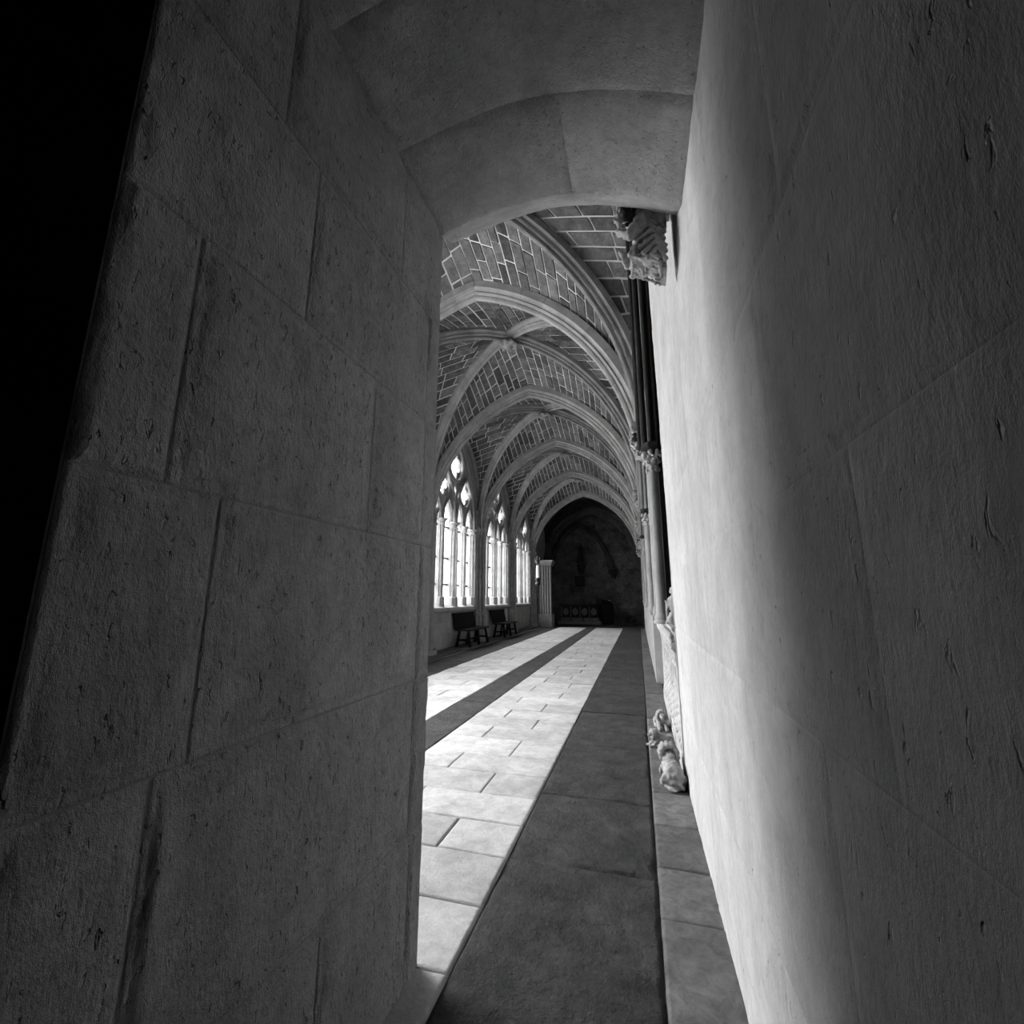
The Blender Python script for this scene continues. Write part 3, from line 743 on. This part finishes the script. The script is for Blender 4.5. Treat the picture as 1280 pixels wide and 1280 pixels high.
# ------------------------------------------------------------------ carved corbel figures
def corbel_figure(loc, sc, label, seed, detail=True):
    e = empty('carved_corbel', loc); e.scale = (sc, sc, sc)
    tag(e, label, 'sculpture', 'carved corbel figures along the right wall')
    # local frame: x toward the wall (+), y along the walk, z up; the figure crouches and leans out to -x, head bowed
    body = [(.15, 0, .20, .09, .12, .18), (.11, -.01, .29, .09, .10, .08), (.18, 0, .04, .06, .10, .12), (.20, 0, .30, .07, .12, .12),
            (.12, -.10, .265, .058, .05, .055), (.11, .085, .27, .062, .055, .058),
            ('c', (.12, -.12, .26), (.03, -.15, .12), .044, .034), ('c', (.03, -.15, .12), (-.03, -.10, .19), .028, .02), (-.035, -.10, .20, .02, .02, .025),
            ('c', (.11, .11, .26), (.02, .12, .13), .042, .032), ('c', (.02, .12, .13), (-.03, .05, .19), .028, .02)]
    for q in range(8):               # folds of drapery falling back to the wall
        y = -.12+.24*q/7; body.append(('c', (.13, y, .22), (.03+.03*abs(math.sin(q*1.3)), y*.8, .03+.02*math.sin(q*1.7)), .03, .02)); body.append(('c', (.045+.02*(q % 2), y*.8, .02), (.21, y*.75+.02*(q % 2), -.05-.02*(q % 2)), .017, .012))
    for q in range(6):
        z_ = .20-.045*q; body.append(('c', (.03+.02*q, -.125, z_-.02), (.14+.01*q, -.145, z_+.02), .015, .012)); body.append(('c', (.14+.01*q, -.145, z_+.02), (.235, -.13, z_-.05), .012, .014))
    for q in range(9):
        a = q*.7; body.append(('c', (.05+.018*q, -.11+.03*math.sin(a), .03-.012*q), (.07+.018*q, .05*math.sin(a*1.7), -.005-.012*q), .013, .010))
    organic('draped_body', body, 'figure', e, voxel=.006 if detail else .016, amp=.006, freq=35, seed=seed)
    wing = []
    for q in range(5): wing.append(('c', (.12+.02*q, -.03, .28), (.03+.045*q, -.06, .50), .024, .012))
    wing += [('c', (.06, .0, .33), (-.02, -.02, .50), .03, .02), ('c', (-.02, -.02, .50), (-.05, -.0, .38), .018, .014), ('c', (.10, .10, .33), (.03, .09, .48), .03, .02)]
    organic('wing', wing, 'figure', e, voxel=.007 if detail else .016, amp=.003, freq=40, seed=seed+3)
    head = [(.01, -.12, .305, .050, .050, .058), (-.028, -.128, .285, .022, .03, .034), (-.054, -.132, .276, .011, .011, .017), (-.041, -.130, .254, .014, .018, .011), (-.026, -.125, .238, .02, .02, .014),
            (-.040, -.148, .298, .008, .009, .007), (-.036, -.105, .298, .008, .009, .007), ('c', (.02, -.10, .28), (.09, -.04, .26), .034, .045)]
    hd = organic('head', head, 'figure', e, voxel=.0055 if detail else .012, amp=.001, freq=60, seed=seed)
    hair = []
    for q in range(90):
        a = random.uniform(-2.25, 2.25); b = random.uniform(-1.2, 1.45)
        hair.append((.020+.052*math.cos(a)*math.cos(b), -.12+.056*math.sin(a)*math.cos(b), .308+.062*math.sin(b), .015, .015, .015))
    hr = organic('hair', hair, 'black' if detail else 'grey_relief', hd, voxel=.007 if detail else .014, amp=.003, freq=60, seed=seed); hr['label'] = 'blackened curly hair'
    MB().box(.22, .0, .40, .30, .12, .5).prism([(.20, -.06, -.06), (.245, -.06, -.09), (.245, .12, -.09), (.20, .12, -.06)], [(.12, -.02, .5), (.245, -.02, .5), (.245, .12, .5), (.12, .12, .5)]).build('corbel_block', 'figure', e, bevel=.006)
    return e
corbel_figure((.03, 2.14, 3.13), .82, 'large carved crouching figure corbel with blackened head, just under the doorway arch', 1)
corbel_figure((.045, ARCH[1]-.17, 3.27), .86, 'carved figure corbel at the foot of the first full vault arch on the right', 5)
corbel_figure((.045, ARCH[2]-.17, 3.27), .86, 'second small carved figure corbel down the right wall, between dark shafts', 9, False)
corbel_figure((.045, ARCH[3]-.17, 3.27), .86, 'third carved figure corbel down the right wall, just below and beyond the second', 13, False)
corbel_figure((.045, ARCH[4]-.17, 3.27), .86, 'fourth carved figure corbel down the right wall, close to the dark end bay', 17, False)
corbel_figure((.045, ARCH[5]-.17, 3.27), .86, 'farthest tiny carved figure corbel, at the edge of the dark end arch', 21, False)

# ------------------------------------------------------------------ tomb with reliefs
tb = empty('tomb', (.3, 5.9, 0)); tag(tb, 'pale carved stone tomb front with relief figures along the right wall', 'tomb')
def tp(mb, name, mat, smooth=False, bevel=0): 
    o = mb.build(name, mat, tb, smooth=smooth, bevel=bevel); o.location = (-.3, -5.9, 0); return o
tp(MB().box(.34, YR+.01, .0, .95, 6.85, .96), 'chest', 'tomb', bevel=.01)
tp(MB().box(.27, YR+.01, .0, .5, 6.85, .15), 'plinth', 'tomb', bevel=.01)
cs = [(.5, .95), (.27, .95), (.235, .985), (.25, 1.02), (.29, 1.05), (.29, 1.10), (.25, 1.13), (.25, 1.155), (.5, 1.155)]
tp(MB().rings([[(x, YR+.01, z) for x, z in cs], [(x, 6.87, z) for x, z in cs]]), 'cornice', 'tomb')
bl = []; y = YR+.05; k = 0
while y < 6.7:
    for r in range(2):
        a = random.random()*6; bl.append((.245, y+r*.03, 1.02+r*.05, .022, .030, .028, a, 0, 0))
    bl.append(('c', (.25, y, 1.0), (.25, y+.06, 1.10), .012, .010)); y += .075; k += 1
o = organic('carved_leaf_band', bl, 'tomb', tb, voxel=.012, amp=.004, freq=60); o.location = (-.3, -5.9, 0)
# relief figures and mullions between them
y = YR+.12; k = 0
while y < 6.65:
    fig = [(.31, y, .80, .035, .038, .045), (.32, y, .66, .035, .06, .10), ('c', (.32, y-.03, .62), (.315, y-.035, .22), .035, .045), ('c', (.32, y+.03, .62), (.315, y+.035, .22), .035, .045),
           ('c', (.31, y-.06, .70), (.285, y, .58), .018, .015), ('c', (.31, y+.06, .70), (.285, y+.01, .55), .018, .015), ('c', (.30, y, .6), (.295, y+.01, .24), .02, .02)]
    o = organic('relief_figure', fig, 'tomb', tb, voxel=.014, amp=.003, freq=40, seed=k); o.location = (-.3, -5.9, 0)
    m = MB(); m.lathe(.30, y+.125, [(.03, .15), (.03, .2), (.018, .22), (.018, .84), (.03, .87), (.03, .95)], 8); tp(m, 'small_column', 'tomb', smooth=True)
    y += .25; k += 1
# little statue standing on the tomb ledge
sg_ = [(0, 0, .17, .045, .04, .09), (0, 0, .05, .055, .05, .07), (0, 0, .29, .032, .032, .038), ('c', (-.03, 0, .22), (-.06, 0, .12), .018, .015), ('c', (.03, 0, .22), (.05, -.02, .12), .018, .015), (-.02, 0, .03, .05, .05, .04)]
o = organic('statuette', sg_, 'tomb', None, voxel=.009, amp=.004, freq=45); o.location = (.305, 4.3, 1.172)
tag(o, 'small pale statuette on the tomb ledge, partly hidden by the passage wall', 'statuette')
m = MB(); m.lathe(0, 0, [(.026, 0), (.026, .02), (.016, .03), (.016, .2), (.022, .22)], 10); o = m.build('pedestal', 'rib', None, smooth=True); o.location = (.262, 4.52, 1.155)
tag(o, 'short thin stone post on the tomb ledge beside the column base', 'post')

def lion(loc, rz, sc, label, seed):
    e = empty('lion', loc, rz); e.scale = (sc, sc, sc); tag(e, label, 'sculpture', 'stone lions at the foot of the tomb')
    # faces +y before rotation
    b = [(0, -.02, .13, .085, .15, .085), (0, -.14, .12, .09, .08, .10), (0, .10, .15, .08, .08, .10), (0, .14, .19, .085, .06, .085),
         ('c', (.055, .14, .10), (.06, .22, .03), .035, .03), ('c', (-.055, .14, .10), (-.06, .22, .03), .035, .03), (.06, .25, .025, .032, .045, .025), (-.06, .25, .025, .032, .045, .025),
         ('c', (.07, -.14, .10), (.085, -.06, .03), .045, .03), ('c', (-.07, -.14, .10), (-.085, -.06, .03), .045, .03), (.085, -.01, .025, .03, .045, .025), (-.085, -.01, .025, .03, .045, .025),
         ('c', (0, -.20, .09), (.07, -.19, .03), .018, .014), ('c', (.07, -.19, .03), (.10, -.08, .07), .014, .018),
         (0, -.03, .02, .10, .2, .03)]
    organic('body', b, 'lion', e, voxel=.010, amp=.010, freq=24, seed=seed)
    hd = [(0, .20, .235, .055, .055, .055), (0, .255, .215, .034, .035, .03), (0, .285, .228, .018, .012, .012), (.03, .235, .255, .012, .012, .012), (-.03, .235, .255, .012, .012, .012), (0, .262, .19, .025, .022, .012)]
    organic('head', hd, 'lion', e, voxel=.008, amp=.004, freq=40, seed=seed)
    mn = []
    for q in range(26):
        a = 2*PI*q/26; rr = .072+.012*(q % 2)
        for t in range(3): mn.append((rr*math.cos(a), .20-.045*t, .225+rr*math.sin(a), .022, .026, .022))
    mn += [(math.cos(q)*.05, .15, .20+math.sin(q)*.06, .026, .026, .026) for q in range(8)]
    organic('mane', mn, 'lion', e, voxel=.009, amp=.004, freq=50, seed=seed)
    return e
lion((.175, 3.87, .0), .08, .80, 'nearest worn stone lion lying at the tomb foot, its rump toward the doorway', 2)
lion((.15, 4.76, .0), PI/2+.35, .50, 'middle worn stone lion at the tomb foot, head turned to the floor strip', 7)
lion((.165, 5.42, .0), PI+.1, .62, 'farthest of the three worn stone lions at the tomb foot, seen face on', 12)

# ------------------------------------------------------------------ benches
def bench(x_, y0, L_, label):
    e = empty('bench', (x_, y0, .055)); tag(e, label, 'bench', 'wooden benches against the window wall')
    w = .40
    MB().box(-.20, 0, .43, .22, L_, .475).build('seat', 'wood', e, bevel=.006)
    m = MB(); a0 = -.20; m.prism([(-.245, .03, .45), (-.21, .03, .45), (-.30, .03, .88), (-.335, .03, .88)], [(-.245, L_-.03, .45), (-.21, L_-.03, .45), (-.30, L_-.03, .88), (-.335, L_-.03, .88)])
    m.build('backrest', 'wood', e, bevel=.005)
    m = MB(); m.prism([(-.29, .0, .86), (-.35, .0, .86), (-.36, .0, .91), (-.30, 0, .91)], [(-.29, L_, .86), (-.35, L_, .86), (-.36, L_, .91), (-.30, L_, .91)]); m.build('top_rail', 'wood', e)
    for yy in (.10, L_-.12):
        for sx in (-1, 1):
            for sy in (1,):
                m = MB(); x0 = sx*.13; x1 = sx*.20; dy = -.04 if yy < .2 else .04
                r = .036
                m.prism([(x1-r, yy+dy-r, .0), (x1+r, yy+dy-r, .0), (x1+r, yy+dy+r, 0), (x1-r, yy+dy+r, 0)], [(x0-r*.8, yy-r*.8, .44), (x0+r*.8, yy-r*.8, .44), (x0+r*.8, yy+r*.8, .44), (x0-r*.8, yy+r*.8, .44)])
                m.build('leg', 'wood', e, bevel=.004)
        MB().box(-.17, yy-.02, .16, .17, yy+.02, .21).build('stretcher', 'wood', e)
    MB().box(-.02, .1, .165, .02, L_-.1, .205).build('stretcher', 'wood', e)
    for sx in (-1, 1):
        m = MB(); r = .034; x0 = sx*.13; x1 = sx*.19; yy = L_/2
        m.prism([(x1-r, yy-r, .0), (x1+r, yy-r, .0), (x1+r, yy+r, 0), (x1-r, yy+r, 0)], [(x0-r*.8, yy-r*.8, .44), (x0+r*.8, yy-r*.8, .44), (x0+r*.8, yy+r*.8, .44), (x0-r*.8, yy+r*.8, .44)]); m.build('leg', 'wood', e, bevel=.004)
    return e
bench(-4.72, 11.62, 1.62, 'nearer dark wooden bench with slanted backrest against the window wall')
bench(-4.66, 14.75, 1.62, 'farther dark wooden bench with slanted backrest against the window wall')

# ------------------------------------------------------------------ end bay
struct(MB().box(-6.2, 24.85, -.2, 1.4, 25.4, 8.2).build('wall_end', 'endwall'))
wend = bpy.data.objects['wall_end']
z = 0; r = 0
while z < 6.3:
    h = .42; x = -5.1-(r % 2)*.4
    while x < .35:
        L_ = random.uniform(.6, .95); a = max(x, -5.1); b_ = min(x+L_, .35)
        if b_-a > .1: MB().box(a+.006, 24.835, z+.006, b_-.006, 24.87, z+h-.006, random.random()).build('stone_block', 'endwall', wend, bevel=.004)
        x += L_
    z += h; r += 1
# clustered pier and narrower arch closing the walk
ep = struct(empty('trim_30'))
m = MB(); m.box(-5.2, 21.25, 0, -4.05, 22.0, .62); m.build('plinth_block', 'greypier', ep, bevel=.02)
m = MB(); m.box(-5.2, 21.4, .6, -4.15, 21.9, 3.1); m.build('pier_core', 'greypier', ep)
for q in range(5):
    MB().lathe(-4.62+q*.125, 21.36-.02*(q % 2), [(.07, .55), (.07, .60), (.045, .66), (.045, 3.0)], 10).build('shaft', 'greypier', ep, smooth=True)
m = MB(); sq = lambda x0, x1, y0, y1, z: [(x0, y0, z), (x1, y0, z), (x1, y1, z), (x0, y1, z)]
m.rings([sq(-5.2, -4.06, 21.28, 22, 2.96), sq(-5.2, -4.05, 21.27, 22, 3.02), sq(-5.2, -3.97, 21.2, 22, 3.14), sq(-5.2, -3.97, 21.2, 22, 3.22)]); m.build('capital', 'greypier', ep)
def endarch(y, xa, xb, zsp, zap, prof, mat, parent, name):
    xc = (xa+xb)/2; a = (xb-xa)/2
    for sgn in (-1, 1):
        path = [(xc+sgn*a*(1-(i/22)**1.5), y, zsp+pt(a*(1-(i/22)**1.5), a, zap-zsp)) for i in range(23)]
        rib(parent, path, prof, Vector((0, 1, 0)), mat=mat, name=name)
bigp = [(b*1.7, n_*1.3) for b, n_ in ribprof_t]
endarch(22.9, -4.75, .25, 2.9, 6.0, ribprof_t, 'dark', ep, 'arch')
# big blind arch on the end wall with its corbel and central pendant
ba = struct(empty('trim_31'))
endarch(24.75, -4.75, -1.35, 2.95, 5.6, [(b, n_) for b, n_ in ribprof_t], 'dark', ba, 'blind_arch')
organic('bracket', [(-1.3, 24.7, 2.75, .26, .16, .12), (-1.25, 24.7, 2.58, .16, .12, .16), (-1.25, 24.72, 2.9, .3, .15, .06)], 'black', ba, voxel=.03, amp=.02, freq=10)
pd = organic('wall_pendant', [(0, 0, 0, .2, .15, .12), (0, .02, .3, .24, .14, .4), (0, .04, .75, .2, .12, .4), (0, .05, 1.2, .16, .1, .35), (-.05, 0, .55, .2, .16, .1)], 'black', None, voxel=.03, amp=.03, freq=8)
pd.location = (-3.0, 24.68, 2.8); tag(pd, 'dark carved canopy hanging on the far end wall above the small picture', 'sculpture')
pc = empty('picture', (-3.1, 24.82, 2.3)); tag(pc, 'small dark square framed picture on the far end wall', 'picture')
MB().box(-.22, -.03, -.25, .22, .02, .25).build('canvas', 'black', pc)
m = MB(); m.box(-.26, -.05, -.29, .26, .0, -.24); m.box(-.26, -.05, .24, .26, .0, .29); m.box(-.26, -.05, -.24, -.21, 0, .24); m.box(.21, -.05, -.24, .26, 0, .24); m.build('frame', 'wood', pc)
al = empty('altar', (-3.1, 24.3, 0)); tag(al, 'long stone altar with four carved roundels on its front, against the dark end wall', 'altar')
MB().box(-1.15, -.3, 0, 1.15, .5, .16).build('step', 'grey_relief', al, bevel=.01)
MB().box(-1.02, -.05, .16, 1.02, .5, .34).build('base', 'grey_relief', al, bevel=.01)
MB().box(-1.0, 0, .34, 1.0, .5, .95).build('front_panel', 'darkpier', al)
MB().box(-1.1, -.06, .95, 1.1, .52, 1.02).build('tabletop', 'darkpier', al, bevel=.01)
for q in range(4):
    x = -.75+.5*q
    organic('roundel', [(x, -.01, .65, .17, .03, .2)]+[(x+.15*math.cos(a), -.03, .65+.18*math.sin(a), .03, .02, .03) for a in [2*PI*j/10 for j in range(10)]]+[(x, -.04, .65, .05, .03, .12), (x+.03, -.04, .7, .08, .02, .04)], 'grey_relief', al, voxel=.02, amp=.015, freq=15, seed=q)
    MB().box(x-.25, -.03, .36, x-.21, .02, .94).build('pilaster', 'grey_relief', al)
for q, x in enumerate((-.45, .2)):
    m = MB(); m.lathe(x, -.15, [(.07, .16), (.03, .2), (.03, .3), (.06, .34), (.02, .36)], 10); m.build('foot_ornament', 'iron', al)
cb = empty('altar_cross_group', (-2.2, 24.55, 1.02)); cb.name = 'candlestick'
tag(cb, 'dark bulky candlestick ornament standing on the altar right end', 'candlestick')
m = MB(); m.lathe(0, 0, [(.1, 0), (.09, .03), (.03, .06), (.03, .2), (.06, .24), (.03, .28), (.05, .36)], 12); m.build('stem', 'iron', cb, smooth=True)
m = MB(); m.lathe(0, 0, [(.02, .36), (.018, .5)], 8); m.build('candle', 'darkpier', cb)
cn = empty('cabinet', (-1.62, 24.5, 0)); tag(cn, 'dark wooden cabinet beside the altar, lost in shadow', 'cabinet')
MB().box(-.28, -.2, .0, .28, .3, 1.05).build('body', 'wood', cn, bevel=.01)
m = MB(); m.prism([(-.30, -.22, 1.05), (.3, -.22, 1.05), (.3, .3, 1.05), (-.3, .3, 1.05)], [(-.28, .1, 1.3), (.1, .1, 1.2), (.1, .3, 1.2), (-.28, .3, 1.3)]); m.build('sloping_lid', 'wood', cn)
MB().box(-.22, -.215, .08, .22, -.198, .95).build('door', 'wood', cn)
pq = MB().box(-.06, 0, -.02, .06, .02, .02).build('wall_plaque', 'white'); pq.location = (-1.52, 24.8, 1.25); tag(pq, 'tiny pale plaque on the dark end wall right of the cabinet', 'plaque')
ur = empty('urn', (-.72, 24.2, 0)); tag(ur, 'dark round basin on a low stand in the right corner of the end bay', 'basin')
m = MB(); m.box(-.42, -.3, 0, .42, .4, .12); m.build('stand', 'darkpier', ur)
m = MB(); m.lathe(0, 0, [(.12, .12), (.1, .2), (.22, .3), (.34, .42), (.34, .47), (.22, .58), (.1, .66), (.04, .7)], 18); m.build('bowl', 'black', ur, smooth=True)
MB().box(-.55, -.01, .40, -.3, .03, .45).build('spout', 'black', ur)

# wall bracket with a tall white glass beside the last pier
ln = empty('wall_lantern', (-4.62, 20.78, 2.2)); tag(ln, 'dark wrought bracket holding a tall white glass, on the pier past the last window', 'lantern')
MB().lathe(0, 0, [(.10, .0), (.14, .08), (.10, .14), (.05, .0)], 10).build('foot_cup', 'iron', ln, smooth=True)
MB().lathe(0, 0, [(.04, -.30), (.13, -.16), (.10, -.02)], 10).build('lower_cup', 'iron', ln, smooth=True)
MB().lathe(0, 0, [(.05, .06), (.075, .15), (.075, .62), (.05, .74)], 12).build('glass_tube', 'white', ln, smooth=True)
organic('crest', [(0, 0, .9, .10, .10, .16), (.12, 0, 1.05, .05, .05, .12), (-.10, 0, 1.0, .05, .05, .13), (0, 0, 1.12, .05, .05, .12)], 'iron', ln, voxel=.02, amp=.02, freq=14)
for sx in (-1, 1): MB().box(sx*.11-.012, -.012, .06, sx*.11+.012, .012, .86).build('side_rod', 'iron', ln)
MB().box(-.35, -.015, .0, .0, .015, .04).build('bracket_arm', 'iron', ln)

# courtyard outside the windows
struct(MB().box(-60, -30, -.6, XO-.02, 60, -.25).build('floor_courtyard', 'ground'))
# facing wing of the cloister across the courtyard
wing = MB().box(-34, -30, -.5, -26, 60, 7.2).box(-26, -30, 3.6, -25.8, 60, 3.9).box(-26, -30, 6.9, -25.6, 60, 7.3)
y = -28
while y < 58: wing.box(-26, y, -.5, -25.4, y+.8, 6.2); y += 3.8
struct(wing.build('wall_courtyard', 'wall'))
bpy.data.scenes.remove(TMP)
